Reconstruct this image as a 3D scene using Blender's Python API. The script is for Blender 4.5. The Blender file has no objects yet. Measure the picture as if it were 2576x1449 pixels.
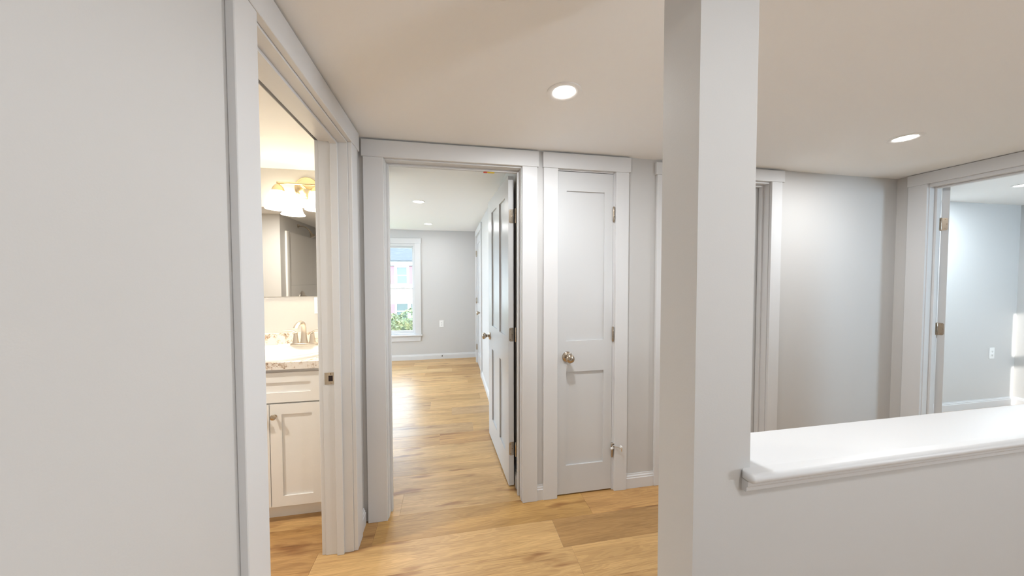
import bpy, bmesh, math, random
from mathutils import Vector, Matrix
R = math.radians
random.seed(7)
S = bpy.context.scene
C = S.collection

# ------------------------------------------------------------------ camera
cam_d = bpy.data.cameras.new('camera'); cam = bpy.data.objects.new('camera', cam_d); C.objects.link(cam)
F_PX = 824.94; YAW, PIT, ROL = R(10.643), R(1.770), R(-0.0987)
Fv = Vector((math.sin(YAW)*math.cos(PIT), math.cos(YAW)*math.cos(PIT), -math.sin(PIT)))
rv = Vector((math.cos(YAW), -math.sin(YAW), 0)); uv_ = rv.cross(Fv)
r2 = rv*math.cos(ROL)+uv_*math.sin(ROL); u2 = -rv*math.sin(ROL)+uv_*math.cos(ROL)
m = Matrix(((r2.x,u2.x,-Fv.x,0),(r2.y,u2.y,-Fv.y,0),(r2.z,u2.z,-Fv.z,1.38),(0,0,0,1)))
cam.matrix_world = m
cam_d.sensor_width = 36; cam_d.lens = F_PX/2576*36; cam_d.clip_start = .02; cam_d.clip_end = 200
S.camera = cam

# ------------------------------------------------------------------ world, sun, exposure
W = bpy.data.worlds.new('sky'); S.world = W; W.use_nodes = True
bg = W.node_tree.nodes['Background']; bg.inputs[0].default_value = (.62,.81,1,1); bg.inputs[1].default_value = 8.5
sd = bpy.data.lights.new('sun','SUN'); sd.energy = 5; sd.angle = R(.6); sd.color = (1,.97,.92)
sun = bpy.data.objects.new('sun', sd); C.objects.link(sun)
sun.rotation_euler = Vector((.30,1,-.30)).to_track_quat('-Z','Y').to_euler()
S.view_settings.view_transform = 'Standard'; S.view_settings.look = 'None'
S.view_settings.gamma = 1; S.view_settings.use_curve_mapping = False
S.view_settings.exposure = 0.22
def area(name, loc, target, sx, sy, e, col):
    d = bpy.data.lights.new(name,'AREA'); d.shape = 'RECTANGLE'; d.size = sx; d.size_y = sy; d.energy = e; d.color = col
    o = bpy.data.objects.new(name, d); C.objects.link(o); o.location = loc
    o.rotation_euler = (Vector(target)-Vector(loc)).to_track_quat('-Z','Z').to_euler(); return o
# daylight from outside the frame; the hall and bedroom lights are added fill
area('fill_hall', (3.50,-1.65,1.35), (0,-1.5,1.3), .45, .85, 25, (.86,.94,1))  # added fill in an invented window opening behind the viewer
area('fill_bedroom', (-2.3,5.9,1.2), (-2.3,4,1.0), .75, 1.4, 24, (.80,.90,1))  # added fill outside the unseen second bedroom window
area('fill_bedroom', (-3.25,3.9,1.2), (0,3.9,1.0), 1.0, 1.4, 13, (.80,.90,1))  # added fill at an unseen opening in the left bedroom wall
area('daylight_guest', (5.45,-1.18,1.5), (5.2,2,1.3), .8, 1.0, 44, (.60,.82,1))
gb = area('fill_hall_ceiling', (3.50,-1.65,1.15), (.2,.9,2.3), .45, .5, 7, (.97,.97,.97)); gb.data.spread = R(100)  # added upward fill to brighten the hall ceiling
DL = 11.3          # downlight power, W
DLC = (.94,.975,1)

# ------------------------------------------------------------------ materials
def mat(name, col, rough=.5, metal=0, spec=.5, bump=None, emit=None, coat=0):
    m_ = bpy.data.materials.new(name); m_.use_nodes = True; nt = m_.node_tree; b = nt.nodes['Principled BSDF']
    b.inputs['Base Color'].default_value = (*col,1); b.inputs['Roughness'].default_value = rough
    b.inputs['Metallic'].default_value = metal; b.inputs['Specular IOR Level'].default_value = spec
    b.inputs['Coat Weight'].default_value = coat
    if emit: b.inputs['Emission Color'].default_value = (*emit[0],1); b.inputs['Emission Strength'].default_value = emit[1]
    if bump:
        sc, st = bump
        tc = nt.nodes.new('ShaderNodeTexCoord'); n = nt.nodes.new('ShaderNodeTexNoise'); n.inputs['Scale'].default_value = sc; n.inputs['Detail'].default_value = 4
        bp = nt.nodes.new('ShaderNodeBump'); bp.inputs['Strength'].default_value = st; bp.inputs['Distance'].default_value = .002
        nt.links.new(tc.outputs['Object'], n.inputs['Vector']); nt.links.new(n.outputs['Fac'], bp.inputs['Height']); nt.links.new(bp.outputs['Normal'], b.inputs['Normal'])
    return m_
M = {}
M['wall'] = mat('wall_paint', (.60,.59,.578), .6, bump=(260,.06))
M['ceil'] = mat('ceiling_paint', (.92,.92,.915), .7, bump=(120,.06))
M['trim'] = mat('trim_paint', (.69,.69,.695), .40)
M['door'] = mat('door_paint', (.63,.635,.64), .28)
M['nickel'] = mat('satin_nickel', (.50,.43,.35), .20, 1)
M['chrome'] = mat('chrome', (.8,.8,.8), .1, 1)
M['screw'] = mat('screw_metal', (.35,.28,.2), .4, 1)
M['brushed'] = mat('brushed_nickel', (.66,.60,.53), .3, 1)
M['brass'] = mat('warm_nickel', (.80,.66,.42), .25, 1)
M['rubber'] = mat('white_rubber', (.8,.8,.78), .5)
M['dark'] = mat('dark_hole', (.02,.01,.01), .8)
M['plate'] = mat('white_plastic', (.88,.88,.87), .35)
M['cabinet'] = mat('cabinet_paint', (.86,.85,.83), .35)
M['ceramic'] = mat('white_ceramic', (.88,.87,.85), .08)
M['fiberglass'] = mat('white_fiberglass', (.82,.80,.78), .2)
M['mirror'] = mat('mirror_silver', (.9,.9,.88), .01, 1)
M['lens'] = mat('lamp_lens', (.9,.9,.9), .4, emit=((1,.98,.96), 14))
M['shade'] = mat('frosted_lamp_glass', (.95,.93,.88), .3, emit=((1,.86,.62), 10))
M['ring'] = mat('white_ring', (.88,.88,.87), .4)
M['red'] = mat('red_sticker', (.75,.06,.02), .5); M['yellow'] = mat('yellow_sticker', (.85,.60,.02), .5)
M['siding'] = mat('white_siding', (.80,.80,.78), .6)
M['shutter'] = mat('haze_pale_red_shutter', (.22,.115,.135), .6)  # paleness of the overexposed, hazy view put into the red
M['farglass'] = mat('far_window_glass', (.10,.125,.125), .15)
M['bark'] = mat('bark', (.16,.11,.07), .9)
M['grass'] = mat('lawn_grass', (.10,.16,.05), .95, bump=(20,.5))
M['asphalt'] = mat('driveway', (.2,.2,.2), .9)

def nodes_of(m_): return m_.node_tree, m_.node_tree.nodes['Principled BSDF']
def ramp(nt, stops):
    r = nt.nodes.new('ShaderNodeValToRGB'); el = r.color_ramp.elements
    while len(el) < len(stops): el.new(.5)
    for e, (p, c) in zip(el, stops): e.position = p; e.color = (*c,1)
    return r
# glass: see-through with a weak mirror reflection
g = bpy.data.materials.new('window_glass'); g.use_nodes = True; nt = g.node_tree; nt.nodes.clear()
o_ = nt.nodes.new('ShaderNodeOutputMaterial'); mx = nt.nodes.new('ShaderNodeMixShader'); tr = nt.nodes.new('ShaderNodeBsdfTransparent'); gl = nt.nodes.new('ShaderNodeBsdfGlossy')
gl.inputs['Roughness'].default_value = .02; mx.inputs[0].default_value = .06
nt.links.new(tr.outputs[0], mx.inputs[1]); nt.links.new(gl.outputs[0], mx.inputs[2]); nt.links.new(mx.outputs[0], o_.inputs[0]); M['glass'] = g

# oak planks: colour per plank from the object's colour, grain in object space shifted per plank
wd = mat('oak_plank', (.5,.3,.12), .34, spec=.65); nt, b = nodes_of(wd)
oi = nt.nodes.new('ShaderNodeObjectInfo'); tc = nt.nodes.new('ShaderNodeTexCoord')
cmb = nt.nodes.new('ShaderNodeCombineXYZ'); mu = nt.nodes.new('ShaderNodeMath'); mu.operation = 'MULTIPLY'; mu.inputs[1].default_value = 57
nt.links.new(oi.outputs['Random'], mu.inputs[0]); nt.links.new(mu.outputs[0], cmb.inputs[0]); nt.links.new(mu.outputs[0], cmb.inputs[1]); nt.links.new(mu.outputs[0], cmb.inputs[2])
ad = nt.nodes.new('ShaderNodeVectorMath'); ad.operation = 'ADD'; nt.links.new(tc.outputs['Object'], ad.inputs[0]); nt.links.new(cmb.outputs[0], ad.inputs[1])
mp = nt.nodes.new('ShaderNodeMapping'); mp.inputs['Scale'].default_value = (1.0,9,1); nt.links.new(ad.outputs[0], mp.inputs[0])
n1 = nt.nodes.new('ShaderNodeTexNoise'); n1.inputs['Scale'].default_value = 1.6; n1.inputs['Detail'].default_value = 3; n1.inputs['Distortion'].default_value = .6; nt.links.new(mp.outputs[0], n1.inputs['Vector'])
# cathedral rings: sine of the low noise
rg = nt.nodes.new('ShaderNodeMath'); rg.operation = 'MULTIPLY'; rg.inputs[1].default_value = 85; nt.links.new(n1.outputs['Fac'], rg.inputs[0])
sn = nt.nodes.new('ShaderNodeMath'); sn.operation = 'SINE'; nt.links.new(rg.outputs[0], sn.inputs[0])
mp2 = nt.nodes.new('ShaderNodeMapping'); mp2.inputs['Scale'].default_value = (2.2,90,1); nt.links.new(ad.outputs[0], mp2.inputs[0])
n2 = nt.nodes.new('ShaderNodeTexNoise'); n2.inputs['Scale'].default_value = 2; n2.inputs['Detail'].default_value = 6; n2.inputs['Roughness'].default_value = .7; nt.links.new(mp2.outputs[0], n2.inputs['Vector'])
mp3 = nt.nodes.new('ShaderNodeMapping'); mp3.inputs['Scale'].default_value = (1.5,7,1); nt.links.new(ad.outputs[0], mp3.inputs[0])
n3 = nt.nodes.new('ShaderNodeTexNoise'); n3.inputs['Scale'].default_value = 2.1; n3.inputs['Detail'].default_value = 2; nt.links.new(mp3.outputs[0], n3.inputs['Vector'])
kr = ramp(nt, [(0,(1,1,1)),(.60,(1,1,1)),(.72,(.58,.46,.38))]); nt.links.new(n3.outputs['Fac'], kr.inputs[0])
gr = ramp(nt, [(.30,(.70,.63,.56)),(.48,(.97,.96,.95)),(.72,(1.05,1.05,1.05))]); nt.links.new(n2.outputs['Fac'], gr.inputs[0])
rr = ramp(nt, [(0,(.91,.89,.87)),(.45,(1,1,1)),(1,(1,1,1))]); nt.links.new(sn.outputs[0], rr.inputs[0])
lr = ramp(nt, [(.3,(.78,.76,.75)),(.7,(1.10,1.11,1.14))]); nt.links.new(n1.outputs['Fac'], lr.inputs[0])
def mulc(a, b_):
    k = nt.nodes.new('ShaderNodeMixRGB'); k.blend_type = 'MULTIPLY'; k.inputs[0].default_value = 1; nt.links.new(a, k.inputs[1]); nt.links.new(b_, k.inputs[2]); return k.outputs[0]
c_ = mulc(mulc(mulc(mulc(oi.outputs['Color'], gr.outputs[0]), rr.outputs[0]), kr.outputs[0]), lr.outputs[0])
nt.links.new(c_, b.inputs['Base Color'])
bp = nt.nodes.new('ShaderNodeBump'); bp.inputs['Strength'].default_value = .12; bp.inputs['Distance'].default_value = .001
nt.links.new(n2.outputs['Fac'], bp.inputs['Height']); nt.links.new(bp.outputs[0], b.inputs['Normal']); M['oak'] = wd

# speckled granite
gm = mat('speckled_granite', (.8,.75,.68), .18); nt, b = nodes_of(gm)
tc = nt.nodes.new('ShaderNodeTexCoord')
na = nt.nodes.new('ShaderNodeTexNoise'); na.inputs['Scale'].default_value = 150; na.inputs['Detail'].default_value = 5; na.inputs['Roughness'].default_value = .75
nb = nt.nodes.new('ShaderNodeTexNoise'); nb.inputs['Scale'].default_value = 30; nb.inputs['Detail'].default_value = 3
nt.links.new(tc.outputs['Object'], na.inputs['Vector']); nt.links.new(tc.outputs['Object'], nb.inputs['Vector'])
sm = nt.nodes.new('ShaderNodeMath'); sm.operation = 'ADD'; nt.links.new(na.outputs['Fac'], sm.inputs[0]); nt.links.new(nb.outputs['Fac'], sm.inputs[1])
h = nt.nodes.new('ShaderNodeMath'); h.operation = 'MULTIPLY'; h.inputs[1].default_value = .5; nt.links.new(sm.outputs[0], h.inputs[0])
rp = ramp(nt, [(.36,(.10,.06,.04)),(.41,(.34,.24,.17)),(.45,(.62,.50,.40)),(.50,(.84,.79,.73))]); nt.links.new(h.outputs[0], rp.inputs[0]); nt.links.new(rp.outputs[0], b.inputs['Base Color']); M['granite'] = gm
# roof shingles
rm = mat('roof_shingles', (.3,.4,.45), .9); nt, b = nodes_of(rm)
tc = nt.nodes.new('ShaderNodeTexCoord'); na = nt.nodes.new('ShaderNodeTexNoise'); na.inputs['Scale'].default_value = 2.5; na.inputs['Detail'].default_value = 8
mpp = nt.nodes.new('ShaderNodeMapping'); mpp.inputs['Scale'].default_value = (1.5,6,6); nt.links.new(tc.outputs['Object'], mpp.inputs[0]); nt.links.new(mpp.outputs[0], na.inputs['Vector'])
rp = ramp(nt, [(.35,(.050,.056,.060)),(.65,(.082,.087,.090))]); nt.links.new(na.outputs['Fac'], rp.inputs[0]); nt.links.new(rp.outputs[0], b.inputs['Base Color']); M['roof'] = rm
# hedge leaves
lm = mat('hedge_leaves', (.2,.25,.05), .6); nt, b = nodes_of(lm)
oi = nt.nodes.new('ShaderNodeTexCoord'); na = nt.nodes.new('ShaderNodeTexNoise'); na.inputs['Scale'].default_value = 3.0; nt.links.new(oi.outputs['Object'], na.inputs['Vector'])
rp = ramp(nt, [(.35,(.06,.085,.04)),(.5,(.11,.13,.05)),(.65,(.17,.165,.06))]); nt.links.new(na.outputs['Fac'], rp.inputs[0]); nt.links.new(rp.outputs[0], b.inputs['Base Color']); M['leaf'] = lm

# ------------------------------------------------------------------ geometry helpers
def BM(): return bmesh.new()
def box(bm, x0,x1,y0,y1,z0,z1, bev=0, seg=1):
    t = bmesh.new()
    vs = [t.verts.new((x,y,z)) for x in (x0,x1) for y in (y0,y1) for z in (z0,z1)]
    for f in ((0,1,3,2),(4,6,7,5),(0,4,5,1),(2,3,7,6),(0,2,6,4),(1,5,7,3)): t.faces.new([vs[i] for i in f])
    bmesh.ops.recalc_face_normals(t, faces=t.faces)
    if bev: bmesh.ops.bevel(t, geom=t.edges[:], offset=bev, segments=seg, affect='EDGES', profile=.5)
    merge(bm, t); return bm
def merge(bm, t, mtx=None):
    if mtx is not None: bmesh.ops.transform(t, matrix=mtx, verts=t.verts)
    me = bpy.data.meshes.new('t'); t.to_mesh(me); t.free(); bm.from_mesh(me); bpy.data.meshes.remove(me)
def prism(bm, prof, a0, a1, tf, bev=None):
    # prof: 2D polygon; tf(p,q,a) -> xyz ; a along extrusion
    t = bmesh.new()
    A = [t.verts.new(tf(p,q,a0)) for p,q in prof]; B = [t.verts.new(tf(p,q,a1)) for p,q in prof]
    t.faces.new(A); t.faces.new(B); n = len(prof)
    for i in range(n): t.faces.new((A[i],A[(i+1)%n],B[(i+1)%n],B[i]))
    bmesh.ops.recalc_face_normals(t, faces=t.faces); merge(bm, t); return bm
def lathe(bm, prof, loc, axis=(0,0,1), seg=24, sx=1, sy=1):
    # prof: list of (radius, height along axis)
    t = bmesh.new(); rings = []
    for r_, h_ in prof:
        if r_ < 1e-6: rings.append([t.verts.new((0,0,h_))])
        else: rings.append([t.verts.new((sx*r_*math.cos(2*math.pi*i/seg), sy*r_*math.sin(2*math.pi*i/seg), h_)) for i in range(seg)])
    for a, b_ in zip(rings, rings[1:]):
        for i in range(seg):
            j = (i+1)%seg
            if len(a)==1 and len(b_)==1: continue
            if len(a)==1: t.faces.new((a[0],b_[i],b_[j]))
            elif len(b_)==1: t.faces.new((a[i],a[j],b_[0]))
            else: t.faces.new((a[i],a[j],b_[j],b_[i]))
    bmesh.ops.recalc_face_normals(t, faces=t.faces)
    q = Vector(axis).to_track_quat('Z','Y').to_matrix().to_4x4()
    merge(bm, t, Matrix.Translation(loc) @ q); return bm
def tube(bm, pts, radii, seg=12, flat=1.0):
    t = bmesh.new(); rings = []; pts = [Vector(p) for p in pts]
    if not isinstance(radii,(list,tuple)): radii = [radii]*len(pts)
    up = Vector((0,0,1))
    for i, p in enumerate(pts):
        d = (pts[min(i+1,len(pts)-1)]-pts[max(i-1,0)]).normalized()
        a = d.cross(up)
        if a.length < .1: a = d.cross(Vector((0,1,0)))
        a.normalize(); c = a.cross(d).normalized()
        rings.append([t.verts.new(p+a*math.cos(2*math.pi*k/seg)*radii[i]+c*math.sin(2*math.pi*k/seg)*radii[i]*flat) for k in range(seg)])
    for a, b_ in zip(rings, rings[1:]):
        for k in range(seg): t.faces.new((a[k],a[(k+1)%seg],b_[(k+1)%seg],b_[k]))
    t.faces.new(rings[0]); t.faces.new(rings[-1]); bmesh.ops.recalc_face_normals(t, faces=t.faces); merge(bm, t); return bm
def wmat(o):
    m_ = o.matrix_basis.copy()
    while o.parent: o = o.parent; m_ = o.matrix_basis @ m_
    return m_
def obj(name, bm, material, parent=None, smooth=False, world=True, label=None):
    me = bpy.data.meshes.new(name)
    o = bpy.data.objects.new(name, me)
    if parent is not None:
        if world: bmesh.ops.transform(bm, matrix=wmat(parent).inverted(), verts=bm.verts)
        o.parent = parent
    else:
        xs = [v.co.x for v in bm.verts]; ys = [v.co.y for v in bm.verts]; zs = [v.co.z for v in bm.verts]
        c = Vector(((min(xs)+max(xs))/2,(min(ys)+max(ys))/2,min(zs)))
        bmesh.ops.translate(bm, vec=-c, verts=bm.verts); o.location = c
    bm.to_mesh(me); bm.free(); C.objects.link(o); me.materials.append(M[material])
    if smooth:
        for p in me.polygons: p.use_smooth = True
        me.set_sharp_from_angle(angle=R(40))
    if label: o['label'] = label
    return o
def thing(name, label, cat=None, loc=(0,0,0), rz=0, group=None, kind=None):
    o = bpy.data.objects.new(name, None); C.objects.link(o); o.location = loc; o.rotation_euler = (0,0,rz)
    o.empty_display_size = .05
    return tag(o, label, cat, group, kind)
def tag(o, label, cat=None, group=None, kind=None):
    o['label'] = label
    if cat: o['category'] = cat
    if group: o['group'] = group
    if kind: o['kind'] = kind
    return o
def struct(name, bm, material, label, cat, smooth=False):
    return tag(obj(name, bm, material, None, smooth), label, cat, None, 'structure')

# ------------------------------------------------------------------ shell
T = .115
H = 2.143
YB = 1.94           # hall face of the front wall
XA = -.488          # hall face of the left wall
XC = 3.36           # hall face of the right wall
def wall_x(bm, x0, x1, y0, y1, zt, holes):     # wall running along x, holes (a0,a1,z0,z1)
    a = x0
    hs_ = sorted(holes)
    for i_,(h0,h1,z0,z1) in enumerate(hs_):
        nxt = i_+1 < len(hs_) and hs_[i_+1][0] == h0; prv = i_ > 0 and hs_[i_-1][0] == h0
        if not prv: box(bm,a,h0,y0,y1,0,zt)
        if z0 > 0 and not prv: box(bm,h0,h1,y0,y1,0,z0)
        if z1 < zt: box(bm,h0,h1,y0,y1,z1,hs_[i_+1][2] if nxt else zt)
        a = h1
    box(bm,a,x1,y0,y1,0,zt); return bm
def wall_y(bm, y0, y1, x0, x1, zt, holes):
    a = y0
    for h0,h1,z0,z1 in sorted(holes):
        box(bm,x0,x1,a,h0,0,zt)
        if z0 > 0: box(bm,x0,x1,h0,h1,0,z0)
        if z1 < zt: box(bm,x0,x1,h0,h1,z1,zt)
        a = h1
    box(bm,x0,x1,a,y1,0,zt); return bm
ZT = 2.30
struct('wall_left', wall_y(BM(),-2.6,2.55,-.618,XA,ZT,[(.923,1.754,0,2.068)]),'wall','pale grey wall on the left holding the bathroom doorway','wall')
struct('wall_front', wall_x(BM(),XA,XC,YB,YB+T,ZT,[(-.374,.441,0,2.068),(.631,1.042,0,2.068),(1.386,2.214,0,2.068)]),'wall','grey hall wall facing the camera with bedroom, closet and third doorway','wall')
struct('wall_right', wall_y(BM(),-2.6,2.57,XC,XC+T,ZT,[(-1.9,-1.4,.9,1.8),(.95,1.78,0,2.068)]),'wall','grey wall at the right end of the hall holding the far right doorway','wall')  # opening behind the viewer is made up to let the hall fill in
struct('wall_back', wall_x(BM(),XA,XC,-2.6-T,-2.6,ZT,[]),'wall','grey hall wall behind the viewer','wall')
struct('wall_closet', wall_x(BM(),.54,XC,2.7,2.7+T,ZT,[]),'wall','grey back wall inside the linen closet','wall')
struct('wall_bathroom_far', wall_x(BM(),-3.1,-.618,2.55,2.665,ZT,[]),'wall','cream lit bathroom wall carrying mirror and vanity light','wall')
struct('wall_bedroom_near', box(BM(),-.618,XA,2.55,2.665,0,ZT),'wall','short grey return wall between bathroom and bedroom','wall')
struct('wall_bathroom_left', wall_y(BM(),.745,5.7,-3.1-T,-3.1,ZT,[(3.4,4.4,.45,1.95)]),'wall','outer left wall of bathroom and bedroom','wall')
struct('wall_bathroom_near', box(BM(),-3.1-T,-1.98,.63,.745,0,ZT),'wall','cream bathroom wall left of the shower, seen in the mirror','wall')
struct('wall_shower_left', box(BM(),-2.095,-1.98,-.40,.63,0,ZT),'wall','greige wall above shower surround carrying the shower head','wall')
struct('wall_shower_back', box(BM(),-2.095,-.618,-.515,-.40,0,ZT),'wall','greige back wall of the shower alcove','wall')
struct('wall_bedroom_right', wall_y(BM(),YB+T,5.7,.425,.54,ZT,[(4.56,5.34,0,2.068)]),'wall','pale bedroom wall behind the open door with a narrow closet door','wall')
W1 = (-1.395,-.585,.432,1.955); W2 = (-2.75,-1.94,.432,1.955)
struct('wall_bedroom_far', wall_x(BM(),-3.1-T,.54,5.7,5.82,ZT,[W2,W1]),'wall','grey far wall of the bedroom with the window','wall')
struct('wall_guest_far', wall_x(BM(),XC+T,5.97,2.45,2.57,ZT,[]),'wall','bluish far wall of the right room with an outlet','wall')
struct('wall_guest_right', wall_y(BM(),-1.0,2.57,5.97,6.09,ZT,[]),'wall','sunlit side wall at the right edge of the right room','wall')
struct('wall_guest_near', wall_x(BM(),XC+T,6.09,-1.12,-1.0,ZT,[(4.86,5.60,.95,1.48),(4.86,5.60,1.56,2.05)]),'wall','near wall of the right room with an unseen window','wall')
bm = BM(); box(bm,.54,1.2,4.46,4.5,0,ZT); box(bm,.54,1.2,5.4,5.44,0,ZT); box(bm,1.2,1.24,4.46,5.44,0,ZT)
struct('wall_bedroom_closet', bm,'wall','inside walls of the bedroom closet','wall')

# ceilings (hall ceiling sags 15 mm towards the right)
def ceil_mesh(xs, y0, y1, zf):
    bm = BM()
    prism(bm, [(x,zf(x)) for x in xs]+[(xs[-1],ZT+.05),(xs[0],ZT+.05)], y0, y1, lambda p,q,a:(p,a,q)); return bm
sag = lambda x: 2.145 - .017*min(1,max(0,(x-1.0)/1.8))
struct('ceiling', ceil_mesh([XA,1.0,1.6,2.2,2.8,XC],-2.6,YB,sag),'ceil','warm white hall ceiling with two round downlights','ceiling')
struct('ceiling', ceil_mesh([-3.1,-.618],-.4,2.55,lambda x:2.138),'ceil','cream bathroom ceiling above the vanity light','ceiling')
bm = ceil_mesh([-3.1,XA],2.665,5.7,lambda x:2.18); merge(bm, ceil_mesh([XA,.425],YB+T,5.7,lambda x:2.18))
struct('ceiling', bm,'ceil','pale grey bedroom ceiling with round downlights','ceiling')
struct('ceiling', ceil_mesh([XC+T,5.97],-1.0,2.45,lambda x:2.14),'ceil','bluish white ceiling of the right room','ceiling')
struct('ceiling', ceil_mesh([.54,XC],YB+T,2.7,lambda x:2.14),'ceil','plain ceiling inside the linen closet','ceiling')
# doorway soffits inside wall thickness are part of walls

# half wall and square post
struct('wall_post', box(BM(),.4917,.628,.585,.700,0,sag(.5)+.01),'wall','square grey drywall post from floor to ceiling, right of centre','post')
struct('wall_half', box(BM(),.628,XC,.585,.700,0,.955),'wall','low grey half wall running right from the square post','half wall')
cap = thing('trim_1','glossy white rounded cap shelf on top of the low half wall','shelf',(.62,.57,.928),kind='structure')
t = bmesh.new()
poly = [(.6035,.556),(XC,.556),(XC,.7255),(.628,.7255),(.628,.585),(.6035,.585)]
z0,z1 = .9525,.973
A = [t.verts.new((x,y,z0)) for x,y in poly]; B_ = [t.verts.new((x,y,z1)) for x,y in poly]
t.faces.new(A[::-1]); t.faces.new(B_)
for i in range(6): t.faces.new((A[i],A[(i+1)%6],B_[(i+1)%6],B_[i]))
bmesh.ops.recalc_face_normals(t, faces=t.faces)
ed = [e for e in t.edges if (all(abs(v.co.y-.556)<1e-5 for v in e.verts) and abs(e.verts[0].co.z-e.verts[1].co.z)<1e-5) or
      (all(abs(v.co.x-.6035)<1e-5 for v in e.verts)) or (all(abs(v.co.y-.7255)<1e-5 for v in e.verts) and abs(e.verts[0].co.z-e.verts[1].co.z)<1e-5)]
bmesh.ops.bevel(t, geom=ed, offset=.0098, segments=5, affect='EDGES', profile=.5)
bm = BM(); merge(bm, t); obj('cap_board', bm, 'trim', cap, True)
prof = [(0,.928),(.009,.928),(.0115,.931),(.0115,.938),(.0145,.942),(.0145,.9525),(0,.9525)]
obj('apron', prism(BM(), prof, .6085, XC, lambda p,q,a:(a,.585-p,q)), 'trim', cap)
obj('apron', prism(BM(), prof, .628, XC, lambda p,q,a:(a,.700+p,q)), 'trim', cap)

# ------------------------------------------------------------------ door openings: jambs, stops, casings
def opening(n, label, tf, u0, u1, zt, T_, cw=.092, rl=.004, rr=.004, ends=(.008,.008), stop=(.045,.075), far=True, near=True, cwl=None, cwr=None, ztop=2.136):
    th = thing('trim_%d'%n, label, 'door frame', tf((u0+u1)/2,0,0), kind='structure')
    def bx(a0,a1,b0,b1,c0,c1,bev=.0012):
        p = tf(a0,b0,c0); q = tf(a1,b1,c1)
        return box(BM(),min(p[0],q[0]),max(p[0],q[0]),min(p[1],q[1]),max(p[1],q[1]),c0,c1,bev)
    obj('jamb', bx(u0-.019,u0,-T_,0,0,zt+.030), 'trim', th); obj('jamb', bx(u1,u1+.019,-T_,0,0,zt+.030), 'trim', th)
    obj('head_jamb', bx(u0,u1,-T_,0,zt,zt+.030), 'trim', th)
    s0,s1 = stop
    obj('stop', bx(u0,u0+.012,-s1,-s0,0,zt), 'trim', th); obj('stop', bx(u1-.012,u1,-s1,-s0,0,zt), 'trim', th)
    obj('stop', bx(u0+.012,u1-.012,-s1,-s0,zt-.012,zt), 'trim', th)
    cl = cwl or cw; cr = cwr or cw
    def cas(v0,v1,hv):
        obj('casing', bx(u0-rl-cl,u0-rl,v0,v1,0,2.044,.0018), 'trim', th); obj('casing', bx(u1+rr,u1+rr+cr,v0,v1,0,2.044,.0018), 'trim', th)
        obj('head_casing', bx(u0-rl-cl-ends[0],u1+rr+cr+ends[1],v0,hv,2.044,ztop,.0018), 'trim', th)
    if near: cas(0,.019,.022)
    if far: cas(-T_-.019,-T_,-T_-.022)
    return th
fB = lambda u,v,z: (u, YB-v, z)
tr2 = opening(2,'white painted frame of the bedroom doorway straight ahead', fB, -.355, .421, 2.037, T, cwl=.105, cwr=.093, ends=(.008,.008), stop=(.055,.078), far=False)
tr3 = opening(3,'white painted frame around the narrow linen closet door', fB, .650, 1.020, 2.037, T, rl=.003, rr=.010, cwl=.090, cwr=.087, ends=(.004,.012), stop=(.04,.06), far=False)
tr4 = opening(4,'white frame of the third doorway, half hidden by the square post', fB, 1.409, 2.195, 2.033, T, cwl=.088, cwr=.086, ends=(.011,.017), stop=(.04,.07), far=False, ztop=2.122)
fA = lambda u,v,z: (XA+v, u, z)
tr5 = opening(5,'tall white painted frame of the bathroom doorway at left', fA, .946, 1.735, 2.037, .130, cwl=.092, cwr=.092, ends=(.02,.032), stop=(.043,.075), far=True)
fC = lambda u,v,z: (XC-v, u, z)
tr6 = opening(6,'white painted frame of the doorway at the far right', fC, .975, 1.765, 2.022, T, cwl=.092, cwr=.1, ends=(.01,.004), stop=(.05,.08), far=False, ztop=2.125)
fR = lambda u,v,z: (.425-v, u, z)
tr7 = opening(7,'white frame of the narrow door on the bedroom side wall', fR, 4.578, 5.322, 2.037, T, cwl=.088, cwr=.088, ends=(.025,.02), stop=(.04,.06), far=False)

# strike plate on bathroom jamb
sp = BM(); box(sp,-.609,-.567,1.7335,1.7349,.858,.917,.0006); st = obj('strike_plate', sp, 'nickel', tr5, label='satin nickel strike plate with dark latch hole')
lp = BM(); box(lp,-.591,-.572,1.7325,1.7337,.874,.901,.0004); obj('latch_hole', lp, 'dark', st)
for z in (.865,.910):
    obj('screw', lathe(BM(), [(0,.0012),(.003,.001),(.0035,0)], (-.582,1.7335,z), (0,-1,0), 10), 'screw', st)
# bright sticker strips under the door heads
bm = box(BM(),.203,.226,2.008,2.024,2.021,2.037,.001); s_ = obj('sticker', bm, 'red', tr2, label='small red and yellow sticker strip on door head')
obj('sticker_tail', box(BM(),.226,.270,2.010,2.020,2.0205,2.0262), 'yellow', s_)

# ------------------------------------------------------------------ baseboards
bprof = [(0,0),(.013,0),(.013,.066),(.0095,.070),(.0095,.078),(.005,.084),(.004,.092),(0,.092)]
def base_x(name, x0, x1, y, side, lab): return struct(name, prism(BM(), bprof, x0, x1, lambda p,q,a:(a,y+side*p,q)), 'trim', lab, 'baseboard')
def base_y(name, y0, y1, x, side, lab): return struct(name, prism(BM(), bprof, y0, y1, lambda p,q,a:(x+side*p,a,q)), 'trim', lab, 'baseboard')
base_x('baseboard_front', .518, .557, YB, -1, 'short white baseboard piece between bedroom frame and closet frame')
base_x('baseboard_front', 1.117, 1.317, YB, -1, 'white baseboard right of the closet frame beside the post')
base_x('baseboard_front', 2.285, XC, YB, -1, 'white baseboard behind the half wall')
base_y('baseboard_left', 1.831, 1.922, XA, 1, 'short white baseboard in corner beside bathroom frame')
base_y('baseboard_left', -2.6, .850, XA, 1, 'white baseboard along near left wall')
base_x('baseboard_bedroom', -3.1, .425, 5.7, -1, 'white baseboard along the far bedroom wall under the window')
base_y('baseboard_bedroom_right', 2.06, 4.486, .425, -1, 'white baseboard behind the open bedroom door')
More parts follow.
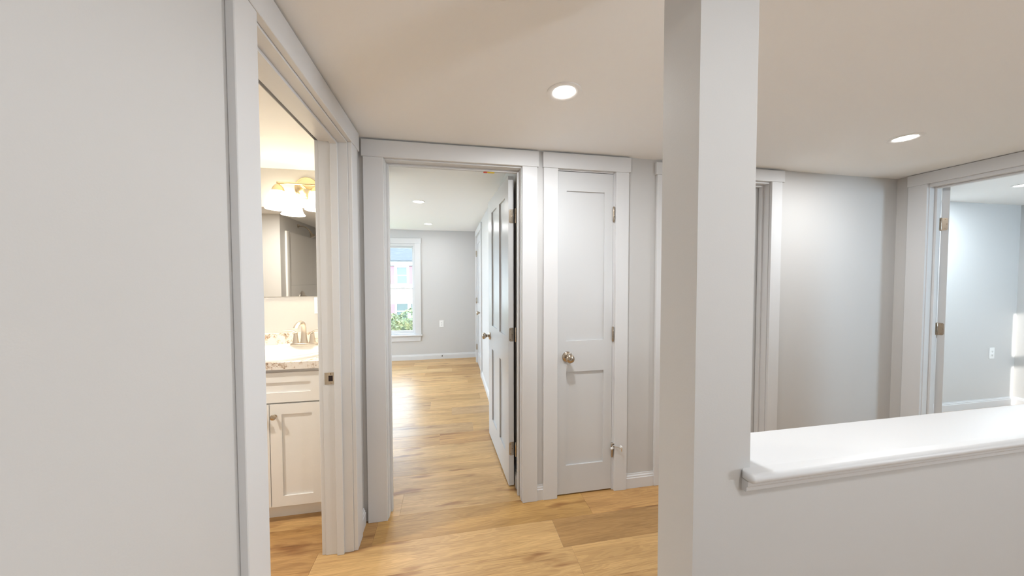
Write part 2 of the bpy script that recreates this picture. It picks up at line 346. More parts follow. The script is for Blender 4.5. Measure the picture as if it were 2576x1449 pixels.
base_x('baseboard_guest', XC+T, 5.97, 2.45, -1, 'white baseboard along far wall of the right room')
base_y('baseboard_guest_right', -1.0, 2.45, 5.97, -1, 'white sunlit baseboard on right room side wall')
base_x('baseboard_half_wall', .628, XC, .585, -1, 'white baseboard at foot of the half wall')

# ------------------------------------------------------------------ floor and planks
fl = struct('floor', box(BM(),-3.1,6.2,-2.6,5.8,-.06,-.007), 'dark', 'golden oak plank floor running through hall, bathroom and bedroom','floor')
fl.data.materials[0] = M['bark']
PW, PL = .1955, 1.22
joints = {-1:.56, 0:.81, 6:.195, 8:.006, 9:-.22, 15:-.366, 16:.014, 13:.217, 19:-.095, -2:-.62, 1:-.30, 2:.35, 3:-.75, 4:.62, 5:-.1, 7:-.55, 10:.33}
base_cols = [(.62,.385,.155),(.67,.425,.18),(.58,.345,.13),(.69,.45,.20),(.54,.31,.115),(.64,.40,.165)]
def plank_mesh(L):
    bm = box(BM(),0.0002,L-.0002,.0002,PW-.0002,-.006,0,.0006); me = bpy.data.meshes.new('plank'); bm.to_mesh(me); bm.free(); me.materials.append(M['oak']); return me
full = plank_mesh(PL); cache = {}
dark = {(-1,0):(.47,.275,.105), (9,-1):(.52,.33,.14), (0,-1):(.56,.33,.11), (6,-1):(.53,.34,.16), (8,0):(.57,.37,.18)}
fi = fl.matrix_basis.inverted()
for k in range(-22, 21):
    y0 = 1.757+k*PW
    x_lo, x_hi = (-3.1, 6.05) if -1.05 < y0 < 1.9 else ((-3.1,.54) if y0 >= 2.0 else ((-3.1,XC+.1)))
    if y0 < -.6: x_lo = -.6
    if 1.9 <= y0 < 2.5: x_hi = 6.05
    j = joints.get(k, random.uniform(-.6,.6)); i = -4
    while j+(i)*PL > x_lo: i -= 1
    while True:
        a = j+i*PL; b_ = a+PL
        if a >= x_hi: break
        a2, b2 = max(a,x_lo), min(b_,x_hi)
        if b2-a2 > .03:
            L = round(b2-a2,3)
            if abs(L-PL) < .002: me = full
            else: me = cache.setdefault(L, plank_mesh(L))
            o = bpy.data.objects.new('plank', me); C.objects.link(o); o.parent = fl
            o.location = fi @ Vector((a2,y0,0))
            if y0+PW > 5.7: o.scale.y = (5.7-y0)/PW if y0 < 5.69 else .01
            c = random.choice(base_cols); v = random.uniform(.94,1.06)
            c = dark.get((k,i), tuple(q*v for q in c)); o.color = (*c,1)
        i += 1

# ------------------------------------------------------------------ doors
def knob(parent, x, z, y, sgn, matn='nickel', lab=None):
    # rosette and knob on face y of a leaf, pointing sgn*y (leaf space)
    ax = (0,sgn,0); wm = wmat(parent); p = wm @ Vector((x,y,z)); a = (wm.to_3x3() @ Vector(ax)).normalized()
    k = obj('knob', lathe(BM(), [(0,.004),(.011,.004),(.011,.028),(.013,.032),(.020,.036),(.0265,.046),(.0275,.054),(.025,.062),(.018,.067),(.009,.0685),(.0085,.0665),(0,.0665)], p, a, 28), matn, parent, True)
    if lab: k['label'] = lab
    obj('rosette', lathe(BM(), [(.034,0),(.034,.003),(.031,.008),(.022,.012),(.012,.014),(0,.014)], p, a, 28), matn, k, True)
    obj('button', lathe(BM(), [(0,.069),(.006,.0687),(.0065,.066)], p, a, 14), matn, k, True)
    return k
def leaf(name, label, w, h, panels, loc, rz, t_=.035, dep=.011, mir=1):
    # hinge edge at origin, leaf runs along +x, thickness 0..-t_*mir in y
    d = thing(name, label, 'door', loc, rz, kind='structure')
    xs = sorted({0,w}|{p[0] for p in panels}|{p[1] for p in panels}); zs = sorted({.010,h}|{p[2] for p in panels}|{p[3] for p in panels})
    ya, yb = sorted((0,-t_*mir)); bm = BM(); wm = wmat(d)
    for xa, xb in zip(xs,xs[1:]):
        for za, zb in zip(zs,zs[1:]):
            if not any(p[0]<=xa+1e-6 and xb<=p[1]+1e-6 and p[2]<=za+1e-6 and zb<=p[3]+1e-6 for p in panels): box(bm,xa,xb,ya,yb,za,zb)
    bmesh.ops.remove_doubles(bm, verts=bm.verts, dist=1e-5)
    obj('frame', bm, 'door', d, world=False)
    for p in panels: obj('panel', box(BM(),p[0]-.004,p[1]+.004,ya+dep,yb-dep,p[2]-.004,p[3]+.004), 'door', d, world=False)
    return d
def hinge(parent, mkleaf, pin, z, matn='nickel', screws=(), label=None):
    # mkleaf: bm of plates ; pin xyz ; knuckle
    hg = obj('hinge', mkleaf, matn, parent)
    if label: hg['label'] = label
    bm = lathe(BM(), [(0,-.0475),(.004,-.047),(.0055,-.045),(.0062,-.044),(.0062,-.015),(.0055,-.0145),(.0062,-.014),(.0062,.014),(.0055,.0145),(.0062,.015),(.0062,.044),(.0055,.045),(.004,.048),(0,.049)], (pin[0],pin[1],z), (0,0,1), 12)
    obj('knuckle', bm, matn, hg, True)
    for (p,a) in screws: obj('screw', lathe(BM(), [(0,.0012),(.0028,.001),(.0035,0)], p, a, 10), 'screw', hg)
    return hg
def rrect(w, h, r, left_round=True, n=4):
    # rounded rectangle 0..w, -h/2..h/2 ; rounded on far (w) side only
    pts = [(0,-h/2)]
    for i in range(n+1):
        a = -math.pi/2+math.pi/2*i/n; pts.append((w-r+r*math.cos(a), -h/2+r+r*math.sin(a)))
    for i in range(n+1):
        a = math.pi/2*i/n; pts.append((w-r+r*math.cos(a), h/2-r+r*math.sin(a)))
    return pts+[(0,h/2)]

# door_1: open bedroom door, four panels
ang = math.atan2(.76, -.041)
P4 = [(.100,.300,.192,.789),(.400,.612,.192,.789),(.100,.300,.984,1.916),(.400,.612,.984,1.916)]
d1 = leaf('door_1','open white four panel door swung into the bedroom', .762, 2.033, P4, (.404,2.092,0), ang, mir=-1)
knob(d1, .70, .885, .035, 1, lab='aged nickel door knob')
knob(d1, .70, .885, 0, -1)
wm = wmat(d1)
for z in (1.777,1.011,.256):
    bm = BM()
    prism(bm, rrect(.030,.089,.011), 0, .0016, lambda p,q,a,z=z: tuple(wm @ Vector((-a, .002+p, z+q))))
    # jamb leaf
    box(bm,.4185,.4215,2.025,2.058,z-.0445,z+.0445,.0008)
    sc = [(wm @ Vector((-.0016,yy,z+zz)), wm.to_3x3() @ Vector((-1,0,0))) for yy,zz in ((.022,.032),(.012,0),(.022,-.032))]
    hinge(d1, bm, (.4145,2.073), z, screws=sc)

# door_2: closed linen closet door
P2 = [(.057,.309,.192,.789),(.057,.309,.984,1.916)]
d2 = leaf('door_2','closed narrow white two panel linen closet door', .366, 2.033, P2, (.652,1.941,0), 0, mir=-1, dep=.010)
knob(d2, .064, .885, 0, -1)
for z in (1.781,1.019,.266):
    bm = box(BM(),1.0185,1.0225,1.9375,1.9412,z-.0445,z+.0445,.0005); box(bm,1.0195,1.0292,1.9380,1.9399,z-.0445,z+.0445,.0005)
    hinge(d2, bm, (1.0195,1.9335), z)
# hinge pin door stop on the lowest hinge
ds = thing('hinge_pin_stop','small chrome door stop with rubber tips on lowest closet hinge','door stop',(1.0195,1.9335,.300))
obj('bracket', box(BM(),1.012,1.030,1.924,1.942,.309,.313,.001), 'chrome', ds)
obj('arm', tube(BM(), [(1.022,1.928,.300),(1.035,1.915,.296),(1.062,1.900,.292)], .0035, 10), 'chrome', ds, True)
obj('rubber_tip', lathe(BM(), [(0,0),(.008,0),(.009,.004),(.009,.010),(.005,.013),(0,.013)], (1.062,1.900,.294), (.4,-.2,.8), 12), 'rubber', ds, True)
obj('screw_tip', tube(BM(), [(1.066,1.898,.292),(1.068,1.897,.270)], [.003,.0035], 8), 'chrome', ds, True)
obj('screw_arm', tube(BM(), [(1.022,1.928,.293),(1.020,1.918,.280)], [.005,.007], 10), 'chrome', ds, True)
obj('rubber_tip', lathe(BM(), [(0,0),(.007,0),(.008,.004),(.006,.012),(0,.012)], (1.014,1.925,.285), (-.5,-.5,-.4), 12), 'rubber', ds, True)

# door_3: closed door in the third doorway, behind the post
P6 = [(.105,.345,.192,.789),(.435,.675,.192,.789),(.105,.345,.984,1.916),(.435,.675,.984,1.916)]
d3 = leaf('door_3','closed white door behind the square post in the third doorway', .780, 2.028, P6, (1.412,2.013,0), 0, mir=-1)
knob(d3, .07, .885, 0, -1)

# door_4: door at far right, open into the right room, seen by its hinge edge
ang = math.atan2(.446,.895)
d4 = leaf('door_4','white door of the far right room, open and seen edge on', .765, 2.02, P6[:], (3.486,1.768,0), ang, mir=1)
wm = wmat(d4)
for z in (1.76,1.004,.25):
    bm = BM(); prism(bm, rrect(.029,.089,.011), 0, .0016, lambda p,q,a,z=z: tuple(wm @ Vector((-a, -.001-p, z+q))))
    box(bm,3.440,3.474,1.7625,1.7648,z-.0445,z+.0445,.0008)
    sc = [(wm @ Vector((-.0016,-yy,z+zz)), wm.to_3x3() @ Vector((-1,0,0))) for yy,zz in ((.018,.032),(.025,0),(.018,-.032))]
    hinge(d4, bm, (3.480,1.7675), z, screws=sc)
knob(d4, .70, .885, 0, 1)

# door_5: narrow closet door on the bedroom side wall
d5 = leaf('door_5','narrow closed white door on the bedroom side wall near the window', .738, 2.033, [(.10,.638,.192,.789),(.10,.638,.984,1.916)], (.427,5.319,0), -math.pi/2, mir=-1)
knob(d5, .675, .885, 0, -1)
for z in (1.77,1.015,.26):
    bm = box(BM(),.4045,.4065,5.324,5.345,z-.0445,z+.0445,.0005); box(bm,.4245,.4275,5.313,5.323,z-.0445,z+.0445,.0005)
    hinge(d5, bm, (.4165,5.321), z)
# door_6: bathroom door, folded back inside the bathroom
d6 = leaf('door_6','white bathroom door folded open inside the bathroom', .78, 2.03, P6, (-.642,.945,0), math.pi+.02, mir=-1)
knob(d6, .71, .885, 0, -1)

# ------------------------------------------------------------------ windows
def window(n, x0, x1, z0, z1, y, label, locks):
    w = thing('window_%d'%n, label, 'window', ((x0+x1)/2,y,z0), kind='structure')
    bm = BM()
    for a in ((x0,x0+.022),(x1-.022,x1)): box(bm,a[0],a[1],y+.005,y+.115,z0,z1,.001)
    box(bm,x0+.022,x1-.022,y+.005,y+.115,z1-.040,z1,.001); box(bm,x0+.022,x1-.022,y+.005,y+.115,z0,z0+.020,.001)
    obj('window_frame', bm, 'trim', w)
    zm = 1.205; i0,i1 = x0+.022,x1-.022; sw=.026
    def sash(ya,yb,za,zb,bot,top,nm):
        b = BM(); box(b,i0,i0+sw,ya,yb,za,zb,.001); box(b,i1-sw,i1,ya,yb,za,zb,.001); box(b,i0+sw,i1-sw,ya,yb,za,za+bot,.001); box(b,i0+sw,i1-sw,ya,yb,zb-top,zb,.001)
        s = obj(nm, b, 'trim', w); obj('pane', box(BM(),i0+sw,i1-sw,(ya+yb)/2-.002,(ya+yb)/2+.002,za+bot,zb-top), 'glass', s)
    sash(y+.075,y+.105,zm-.012,z1-.040,.022,.034,'upper_sash'); sash(y+.035,y+.065,z0+.020,zm+.012,.045,.020,'lower_sash')
    for lx in locks:
        l = obj('sash_lock', box(BM(),lx-.032,lx+.032,y+.036,y+.064,zm+.012,zm+.022,.003), 'plate', w); obj('lever', lathe(BM(), [(0,0),(.012,0),(.010,.010),(0,.014)], (lx,y+.05,zm+.022), (0,0,1), 12), 'plate', l)
    # casing, stool, apron
    obj('casing', box(BM(),x0-.098,x0-.003,y-.019,y,z0,z1,.0015), 'trim', w); obj('casing', box(BM(),x1+.003,x1+.098,y-.019,y,z0,z1,.0015), 'trim', w)
    obj('head_casing', box(BM(),x0-.108,x1+.108,y-.022,y,z1,z1+.086,.0015), 'trim', w)
    obj('stool', box(BM(),x0-.118,x1+.118,y-.050,y+.035,z0-.022,z0,.004,2), 'trim', w)
    obj('apron', prism(BM(), [(x0-.098,z0-.022),(x1+.098,z0-.022),(x1+.086,z0-.110),(x0-.086,z0-.110)], y-.019, y, lambda p,q,a:(p,a,q)), 'trim', w)
    return w
window(1, W1[0],W1[1],W1[2],W1[3],5.7,'bright white framed double hung window on the far bedroom wall',(-.785,-1.195))
window(2, W2[0],W2[1],W2[2],W2[3],5.7,'second bedroom window further left, out of sight',(-2.14,-2.55))

# ------------------------------------------------------------------ ceiling downlights
def downlight(x, y, z, lab, r0=.046, r1=.071, power=DL, col=DLC, grp='round recessed ceiling downlights'):
    t_ = thing('ceiling_light', lab, 'ceiling light', (x,y,z), group=grp)
    obj('trim_ring', lathe(BM(), [(r1,0),(r1,-.003),(r1-.006,-.006),(r0+.004,-.004),(r0,-.001),(r0,0)], (x,y,z), (0,0,1), 36), 'ring', t_, True)
    obj('lens', lathe(BM(), [(0,-.0025),(r0,-.0015),(r0,0)], (x,y,z), (0,0,1), 36), 'lens', t_)
    d = bpy.data.lights.new('bulb','AREA'); d.shape = 'DISK'; d.size = r0*2; d.energy = power; d.color = col
    b = bpy.data.objects.new('bulb', d); C.objects.link(b); b.parent = t_; b.location = (0,0,-.007)
    return t_
downlight(.466,1.311,2.145,'round hall downlight left of the square post')
downlight(2.42,1.372,sag(2.42),'round hall downlight right of the square post',power=9.5)
downlight(.72,-.16,2.145,'round downlight above the half wall, out of frame',power=6.2)
downlight(2.4,-.5,sag(2.4),'added unseen fill downlight at right behind the viewer',power=3)  # added unseen lamp to brighten the hall
downlight(.9,-1.7,2.145,'added unseen fill downlight far behind the viewer',power=3)  # another unseen lamp added to brighten the hall
CB = (.97,.98,1)
downlight(-.321,3.579,2.18,'nearer round bedroom downlight',.052,.066,4.8,CB)
downlight(-.316,5.013,2.18,'farther round bedroom downlight near the window wall',.050,.064,4.8,CB)
downlight(-1.9,3.579,2.18,'bedroom downlight hidden left, nearer row',.052,.066,4.8,CB)
downlight(-1.9,5.013,2.18,'bedroom downlight hidden left, farther row',.052,.066,4.8,CB)
downlight(4.66,1.90,2.14,'round downlight in the right room at the frame edge',.05,.066,17,(.78,.91,1))

downlight(-1.75,1.45,2.138,'added fill downlight in the bathroom ceiling, out of sight',power=25,col=(1,.95,.86))  # unseen lamp added to light the vanity front and shower
# ------------------------------------------------------------------ outlets
def outlet(x, y, z, lab, w=.072, h=.116):
    o = thing('wall_outlet', lab, 'outlet', (x,y,z-h/2), group='white wall outlets')
    pl = obj('cover_plate', box(BM(),x-w/2,x+w/2,y-.006,y,z-h/2,z+h/2,.002,2), 'plate', o)
    for dz in (-.02,.02):
        rc = obj('receptacle', box(BM(),x-.017,x+.017,y-.008,y-.005,z+dz-.014,z+dz+.014,.001), 'plate', o)
        for dx in (-.006,.006): obj('slot', box(BM(),x+dx-.0012,x+dx+.0012,y-.0086,y-.0078,z+dz-.004,z+dz+.006), 'dark', rc)
        obj('slot', lathe(BM(), [(0,.0006),(.0026,0)], (x,y-.008,z+dz-.009), (0,-1,0), 8), 'dark', rc)
    return o
outlet(-.152,5.7,.600,'white wall outlet on the grey bedroom wall right of the window')
outlet(5.616,2.45,.576,'white wall outlet on the bluish wall of the right room')
outlet(-.916,2.55,1.186,'white wall outlet under the bathroom mirror edge')
dst = thing('baseboard_door_stop','tiny dark door stop on the far bedroom baseboard','door stop',(-.145,5.687,.06))
obj('rod', tube(BM(), [(-.145,5.687,.062),(-.145,5.64,.062)], .005, 10), 'screw', dst, True)
obj('rubber_tip', lathe(BM(), [(0,0),(.009,0),(.009,.012),(0,.013)], (-.145,5.64,.062), (0,-1,0), 12), 'dark', dst, True)

# ------------------------------------------------------------------ bathroom
bulbs = []
vf = thing('vanity_light','brushed metal two shade vanity light above the bathroom mirror','wall light',(-.998,2.55,1.93))
obj('backplate', lathe(BM(), [(.078,0),(.078,.006),(.074,.012),(.066,.014),(.058,.022),(.040,.034),(.018,.040),(0,.041)], (-.985,2.55,2.01), (0,-1,0), 36), 'brass', vf, True)
obj('screw', lathe(BM(), [(.006,.012),(.006,.017),(.003,.020),(0,.020)], (-.985,2.55,2.068), (0,-1,0), 12), 'brass', vf, True)
obj('stem', tube(BM(), [(-.985,2.52,2.005),(-.985,2.44,2.012)], .010, 14), 'brass', vf, True)
obj('bar', tube(BM(), [(-1.122,2.44,2.012),(-.874,2.44,2.012)], .0075, 14), 'brass', vf, True)
for sx_ in (-1.117,-.879):
    ft = obj('shade_fitter', lathe(BM(), [(0,.058),(.008,.058),(.010,.050),(.007,.044),(.011,.040),(.020,.034),(.030,.020),(.036,.004),(.038,-.004),(.034,-.004),(0,.010)], (sx_,2.44,1.962), (0,0,1), 28), 'brass', vf, True)
    sh = obj('glass_shade', lathe(BM(), [(.030,0),(.042,-.004),(.048,-.012),(.052,-.035),(.055,-.065),(.060,-.092),(.068,-.110),(.077,-.120),(.075,-.1215),(.066,-.112),(.057,-.092),(.051,-.065),(.048,-.035),(.043,-.014),(.030,-.005)], (sx_,2.44,1.960), (0,0,1), 36), 'shade', vf, True)
    d = bpy.data.lights.new('bulb','POINT'); d.energy = 12; d.color = (1,.87,.66); d.shadow_soft_size = .022
    b = bpy.data.objects.new('bulb', d); C.objects.link(b); b.parent = vf; b.location = Vector((sx_,2.44,1.868))-vf.location
mr = tag(obj('wall_mirror', box(BM(),-1.285,-.685,2.544,2.550,1.251,1.871,.0008), 'mirror'),'frameless mirror on the bathroom wall above the sink','mirror')

vn = thing('bathroom_vanity','cream white shaker vanity cabinet under the granite counter','cabinet',(-.99,2.28,0))
bm = BM(); box(bm,-1.285,-1.267,2.03,2.545,.10,.878); box(bm,-.713,-.695,2.03,2.545,.10,.878); box(bm,-1.267,-.713,2.527,2.545,.10,.878); box(bm,-1.267,-.713,2.03,2.527,.10,.118); box(bm,-1.267,-.713,2.03,2.05,.84,.878); box(bm,-1.267,-.713,2.03,2.05,.66,.70); box(bm,-1.0,-.98,2.03,2.05,.118,.66); obj('body', bm, 'cabinet', vn)
obj('toe_kick', box(BM(),-1.285,-.695,2.075,2.545,0,.10), 'cabinet', vn)
def shaker(name, x0,x1,z0,z1,y,parent,st_=.058,rl_=.058):
    bm = BM(); box(bm,x0,x0+st_,y,y+.019,z0,z1); box(bm,x1-st_,x1,y,y+.019,z0,z1); box(bm,x0+st_,x1-st_,y,y+.019,z0,z0+rl_); box(bm,x0+st_,x1-st_,y,y+.019,z1-rl_,z1)
    bmesh.ops.remove_doubles(bm, verts=bm.verts, dist=1e-5)
    o = obj(name, bm, 'cabinet', parent); obj('panel', box(BM(),x0+st_-.003,x1-st_+.003,y+.008,y+.017,z0+rl_-.003,z1-rl_+.003), 'cabinet', o); return o
shaker('drawer_front', -1.262,-.718,.689,.856,2.010,vn,.062,.055)
for (a,b_,kx) in ((-.988,-.718,-.962),(-1.262,-.992,-1.018)):
    dd = shaker('cabinet_door', a,b_,.100,.680,2.010,vn)
    obj('knob', lathe(BM(), [(.009,0),(.009,.002),(.005,.004),(.005,.012),(.009,.016),(.0145,.020),(.0155,.025),(.012,.030),(0,.032)], (kx,2.010,.616), (0,-1,0), 20), 'nickel', dd, True)
ct = thing('vanity_countertop','speckled beige granite vanity countertop with backsplash','countertop',(-.99,2.28,.878))
# slab with oval sink cut-out
def slab_with_hole(x0,x1,y0,y1,z0,z1,cx,cy,a,b_,n=48):
    bm = bmesh.new(); top=[]; 
    ring = [(cx+a*math.cos(2*math.pi*i/n), cy+b_*math.sin(2*math.pi*i/n)) for i in range(n)]
    outer = []
    for i in range(n):
        t_ = 2*math.pi*i/n; dx,dy = math.cos(t_),math.sin(t_)
        s = min((x1-cx)/dx if dx>1e-9 else 1e9,(x0-cx)/dx if dx<-1e-9 else 1e9,(y1-cy)/dy if dy>1e-9 else 1e9,(y0-cy)/dy if dy<-1e-9 else 1e9)
        outer.append((cx+dx*s,cy+dy*s))
    # snap nearest to corners
    for c in ((x0,y0),(x1,y0),(x1,y1),(x0,y1)):
        k = min(range(n), key=lambda i:(outer[i][0]-c[0])**2+(outer[i][1]-c[1])**2); outer[k] = c
    V = {}
    for nm,L,z in (('ot',outer,z1),('ob',outer,z0),('it',ring,z1),('ib',ring,z0)): V[nm] = [bm.verts.new((x,y,z)) for x,y in L]
    for i in range(n):
        j=(i+1)%n
        bm.faces.new((V['ot'][i],V['ot'][j],V['it'][j],V['it'][i])); bm.faces.new((V['ob'][i],V['ib'][i],V['ib'][j],V['ob'][j]))
        bm.faces.new((V['ot'][i],V['ob'][i],V['ob'][j],V['ot'][j])); bm.faces.new((V['it'][i],V['it'][j],V['ib'][j],V['ib'][i]))
    bmesh.ops.recalc_face_normals(bm, faces=bm.faces); return bm
obj('counter_slab', slab_with_hole(-1.300,-.680,1.990,2.550,.878,.918,-.985,2.235,.235,.20), 'granite', ct)
obj('backsplash', box(BM(),-1.300,-.680,2.530,2.550,.918,.998,.002), 'granite', ct)
def sink_bm():
    prof = [(1.0,0),(1.0,.006),(.985,.012),(.93,.015),(.80,.014),(.77,.008),(.74,-.02),(.66,-.08),(.50,-.12),(.25,-.135),(.08,-.137),(.08,-.145),(.3,-.143),(.55,-.128),(.72,-.085),(.80,-.02),(.82,0),(1.0,0)]
    t_ = bmesh.new(); rings = []; n = 64
    for f, h_ in prof:
        sq = max(0,(f-.75)/.25); row = []
        for k in range(n):
            a = 2*math.pi*k/n; c, s_ = math.cos(a), math.sin(a); e = 1-.55*sq if s_ > 0 else 1
            x = .262*f*math.copysign(abs(c)**e,c); y = .243*f*math.copysign(abs(s_)**e,s_)
            row.append(t_.verts.new((-.985+x, 2.247+y, .918+h_)))
        rings.append(row)
    for a, b_ in zip(rings, rings[1:]):
        for k in range(n): t_.faces.new((a[k],a[(k+1)%n],b_[(k+1)%n],b_[k]))
    t_.faces.new(rings[10]); t_.faces.new(rings[11])
    bmesh.ops.recalc_face_normals(t_, faces=t_.faces); bm = BM(); merge(bm,t_); return bm
sk = tag(obj('sink', sink_bm(), 'ceramic', None, True),'white drop in sink set in the granite counter','sink')
sk2 = obj('drain', lathe(BM(), [(0,.003),(.018,.003),(.021,0)], (-.985,2.245,.782), (0,0,1), 20), 'chrome', sk, True)
FX, FY = -.974, 2.425
fc = thing('faucet','brushed nickel two handle faucet on the back of the sink','faucet',(FX,FY,.932))
def loft(bm, secs, seg=20):
    # secs: (centre, rx, ry, axis_dir)
    t_ = bmesh.new(); rings=[]
    for c, rx, ry, dr in secs:
        dr = Vector(dr).normalized(); a = Vector((1,0,0)); c2 = dr.cross(a).normalized()
        rings.append([t_.verts.new(Vector(c)+a*rx*math.cos(2*math.pi*k/seg)+c2*ry*math.sin(2*math.pi*k/seg)) for k in range(seg)])
    for a,b in zip(rings,rings[1:]):
        for k in range(seg): t_.faces.new((a[k],a[(k+1)%seg],b[(k+1)%seg],b[k]))
    t_.faces.new(rings[0]); t_.faces.new(rings[-1]); bmesh.ops.recalc_face_normals(t_, faces=t_.faces); merge(bm,t_); return bm
obj('base_plate', lathe(BM(), [(0,0),(1,0),(1,.004),(.96,.012),(.90,.015),(0,.015)], (FX,FY,.930), (0,0,1), 40, sx=.086, sy=.028), 'brushed', fc, True)
obj('spout', loft(BM(), [((FX,FY,.943),.024,.020,(0,0,1)),((FX,FY,.975),.018,.015,(0,0,1)),((FX,FY,1.02),.0155,.0125,(0,0,1)),((FX,FY-.003,1.055),.015,.012,(0,-.15,1)),((FX,FY-.017,1.079),.015,.011,(0,-.8,.8)),((FX,FY-.042,1.090),.0155,.010,(0,-1,.15)),((FX,FY-.075,1.086),.016,.0095,(0,-1,-.3)),((FX,FY-.105,1.072),.016,.009,(0,-1,-.65)),((FX,FY-.122,1.058),.0155,.008,(0,-1,-.9))]), 'brushed', fc, True)
for s in (-1,1):
    hx = FX+s*.051
    hb = obj('handle', loft(BM(), [((hx,FY,.943),.0215,.019,(0,0,1)),((hx,FY,.965),.0165,.0145,(0,0,1)),((hx,FY,.995),.0125,.0115,(0,0,1)),((hx,FY,1.008),.0125,.0115,(0,0,1))]), 'brushed', fc, True)
    lv = BM(); tube(lv, [(hx-s*.008,FY,1.010),(hx+s*.006,FY,1.018),(hx+s*.020,FY-.004,1.026),(hx+s*.045,FY-.010,1.030),(hx+s*.072,FY-.016,1.031)], [.0125,.0125,.010,.008,.006], 14, .55)
    obj('lever', lv, 'brushed', hb, True)

# shower alcove seen in the mirror
su = thing('shower','white fibreglass shower surround with bathtub in the alcove, seen in mirror','shower',(-1.3,.1,0))
pts = [(-1.979,.60)]; 
r_=.16; ya=-.395; xa=-1.979
path = [(xa,.60),(xa,ya+r_)]+[(xa+r_-r_*math.cos(a),ya+r_-r_*math.sin(a)) for a in [math.pi/2*i/6 for i in range(1,7)]]+[(-.62,ya)]
bm = BM(); t_ = bmesh.new()
def strip(t_, path, z0, z1, off):
    ins=[]
    for i,(x,y) in enumerate(path):
        p0 = Vector(path[max(i-1,0)]); p1 = Vector(path[min(i+1,len(path)-1)]); d = (p1-p0).normalized(); nrm = Vector((-d.y,d.x))
        ins.append((x+nrm.x*off,y+nrm.y*off))
    A=[t_.verts.new((x,y,z0)) for x,y in ins]; B=[t_.verts.new((x,y,z1)) for x,y in ins]; D=[t_.verts.new((x,y,z1)) for x,y in path]
    for i in range(len(path)-1):
        t_.faces.new((A[i],A[i+1],B[i+1],B[i])); t_.faces.new((B[i],B[i+1],D[i+1],D[i]))
strip(t_, path, 1.290, 1.958, .012); bmesh.ops.recalc_face_normals(t_, faces=t_.faces); merge(bm,t_); obj('upper_panel', bm, 'fiberglass', su, True)
bm = BM(); t_ = bmesh.new(); strip(t_, path, .45, 1.288, .018); bmesh.ops.recalc_face_normals(t_, faces=t_.faces); merge(bm,t_); obj('lower_panel', bm, 'fiberglass', su, True)
obj('flange_column', box(BM(),-1.979,-1.953,.56,.642,0,1.962,.012,3), 'fiberglass', su, True)
bm = BM(); box(bm,-1.979,-.619,.56,.66,0,.46,.02,3); box(bm,-1.979,-.619,-.399,.60,0,.12); box(bm,-1.979,-1.90,-.399,.60,.1,.46,.02,3); box(bm,-.70,-.619,-.399,.60,.1,.46,.02,3); box(bm,-1.979,-.619,-.399,-.33,.1,.46,.02,3)
obj('tub', bm, 'fiberglass', su, True)
shd = obj('shower_head', lathe(BM(), [(0,-.03),(.012,-.030),(.014,-.015),(.014,0),(.020,.010),(.034,.034),(.036,.044),(.030,.050),(0,.052)], (-1.822,.267,1.975), (.45,0,-.89), 26), 'nickel', su, True, label='bronze toned shower head on a bent arm')
obj('flange', lathe(BM(), [(.028,0),(.028,.003),(.020,.010),(.012,.016),(0,.016)], (-1.979,.267,2.072), (1,0,0), 24), 'nickel', shd, True)
obj('arm', tube(BM(), [(-1.975,.267,2.072),(-1.92,.267,2.070),(-1.885,.267,2.058),(-1.855,.267,2.032),(-1.832,.267,1.995)], .0085, 12), 'nickel', shd, True)
vl = obj('valve_plate', lathe(BM(), [(.085,0),(.084,.004),(.070,.012),(.03,.018),(0,.018)], (-1.961,.230,1.123), (1,0,0), 32), 'brushed', su, True, label='round metal valve plate')
obj('valve_handle', lathe(BM(), [(.026,.016),(.024,.05),(.018,.058),(0,.058)], (-1.961,.230,1.123), (1,0,0), 24), 'brushed', vl, True)

# ------------------------------------------------------------------ outside, seen through the bedroom window
struct('ground', box(BM(),-40,40,6.5,70,-2.75,-2.65), 'grass', 'lawn between the window and the neighbouring house', 'lawn')
hs = thing('neighbour_house','white sided neighbouring house with haze-pale red shutters outside the window','house',(-3.4,25,-2.65))
bm = BM(); HY = 23.0
box(bm,-9,3,HY,HY+8,-2.65,2.50); obj('wall', bm, 'siding', hs)
bm = BM()
for i in range(40): 
    z=-2.6+i*.122
    if z < 2.3: box(bm,-9,3,HY-.012,HY,z,z+.018)
o = obj('clapboard_edges', bm, 'siding', hs); o['kind'] = 'stuff'
obj('fascia', box(BM(),-9.3,3.3,HY-.35,HY-.05,2.24,2.50), 'siding', hs)
prf = [(HY-.45,2.47),(HY-.45,2.56),(HY+4,5.3),(HY+8.45,2.56),(HY+8.45,2.47)]
obj('roof', prism(BM(), prf, -9.4, 3.4, lambda p,q,a:(a,p,q)), 'roof', hs)
def hwin(x0,x1,z0,z1):
    bm = BM(); f=.09
    box(bm,x0-f,x1+f,HY-.07,HY,z1,z1+f); box(bm,x0-f,x1+f,HY-.09,HY,z0-f,z0); box(bm,x0-f,x0,HY-.07,HY,z0,z1); box(bm,x1,x1+f,HY-.07,HY,z0,z1); box(bm,x0,x1,HY-.05,HY,(z0+z1)/2-.03,(z0+z1)/2+.03)
    wo = obj('window', bm, 'siding', hs); obj('pane', box(BM(),x0,x1,HY-.03,HY-.01,z0,z1), 'farglass', wo)
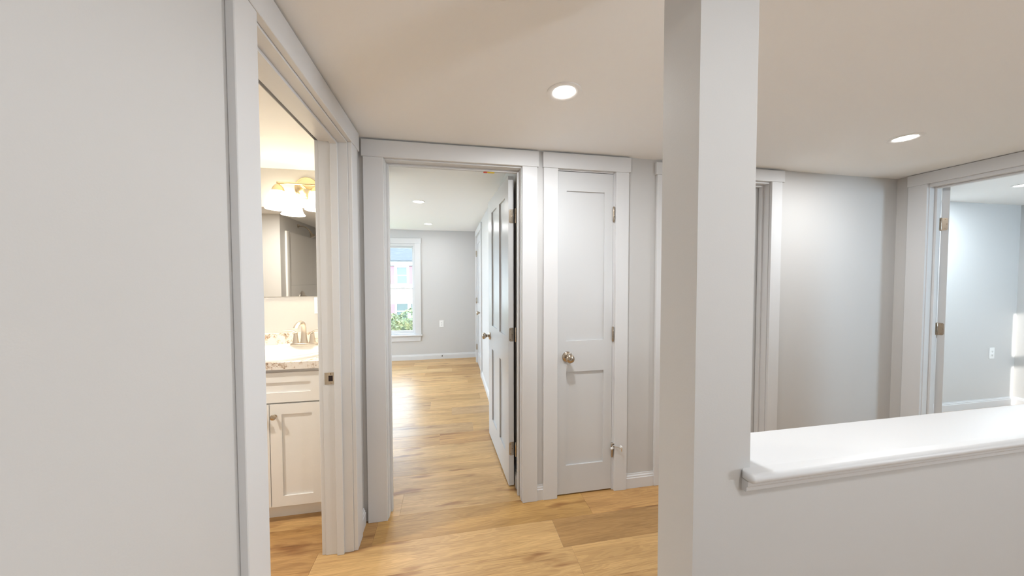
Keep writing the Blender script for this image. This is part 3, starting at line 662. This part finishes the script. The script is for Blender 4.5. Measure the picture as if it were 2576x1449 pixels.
def hshut(x0,x1,z0,z1):
    bm = BM(); box(bm,x0,x1,HY-.05,HY,z0,z1,.01); so = obj('shutter', bm, 'shutter', hs)
    b2 = BM(); n=int((z1-z0)/.09)
    for i in range(1,n): box(b2,x0+.05,x1-.05,HY-.062,HY-.05,z0+i*(z1-z0)/n-.015,z0+i*(z1-z0)/n+.015)
    obj('louvres', b2, 'shutter', so)['kind'] = 'stuff'
for dx in (-2.9,0,2.9):
    hwin(-3.49+dx,-2.87+dx,1.02,2.10); hshut(-4.03+dx,-3.68+dx,.97,2.20); hshut(-2.72+dx,-2.37+dx,.97,2.20)
hwin(-3.53,-2.83,-1.35,-.34); hwin(-2.61,-1.95,-1.35,-.35); hshut(-4.00,-3.67,-1.40,-.33); hwin(-5.7,-5.0,-1.35,-.34)
hd = thing('hedge','yellow green hedge outside below the bedroom window','hedge',(-2.2,14.2,-2.65))
rnd = random.Random(3)
def blob_r(x): return .10*math.sin(x*3.1)+.07*math.sin(x*7.3+1)
verts=[]; faces=[]
for _ in range(9000):
    x = rnd.uniform(-6.5,2.5); side = rnd.random(); topz = -.10+blob_r(x)
    z = rnd.uniform(-2.4,topz); y = 13.55-.12*rnd.random()-.25*math.cos((z-topz)*.5)+.5*max(0,1-(topz-z)/.4)**2
    if side > .8: y = rnd.uniform(13.4,14.6); z = topz+rnd.uniform(-.08,.05)
    c = Vector((x,y,z)); a = Vector((rnd.uniform(-1,1),rnd.uniform(-1,1),rnd.uniform(-1,1))).normalized()*.075; b = a.orthogonal().normalized()*.035
    i = len(verts); verts += [c-a,c+b,c+a,c-b]; faces.append((i,i+1,i+2,i+3))
me = bpy.data.meshes.new('leaves'); me.from_pydata([tuple(v-hd.location) for v in verts],[],faces); me.materials.append(M['leaf'])
o = bpy.data.objects.new('leaves', me); C.objects.link(o); o.parent = hd; o['kind'] = 'stuff'
for sx_ in (-5.5,-3.9,-2.4,-.8,.8): obj('stem', tube(BM(), [(sx_,14.1,-2.65),(sx_+.05,14.1,-1.6),(sx_,14.0,-.5)], [.06,.05,.02], 8), 'bark', hd)
obj('inner_twigs', box(BM(),-6.4,2.4,13.6,14.6,-2.3,-.3,.25,3), 'leaf', hd)
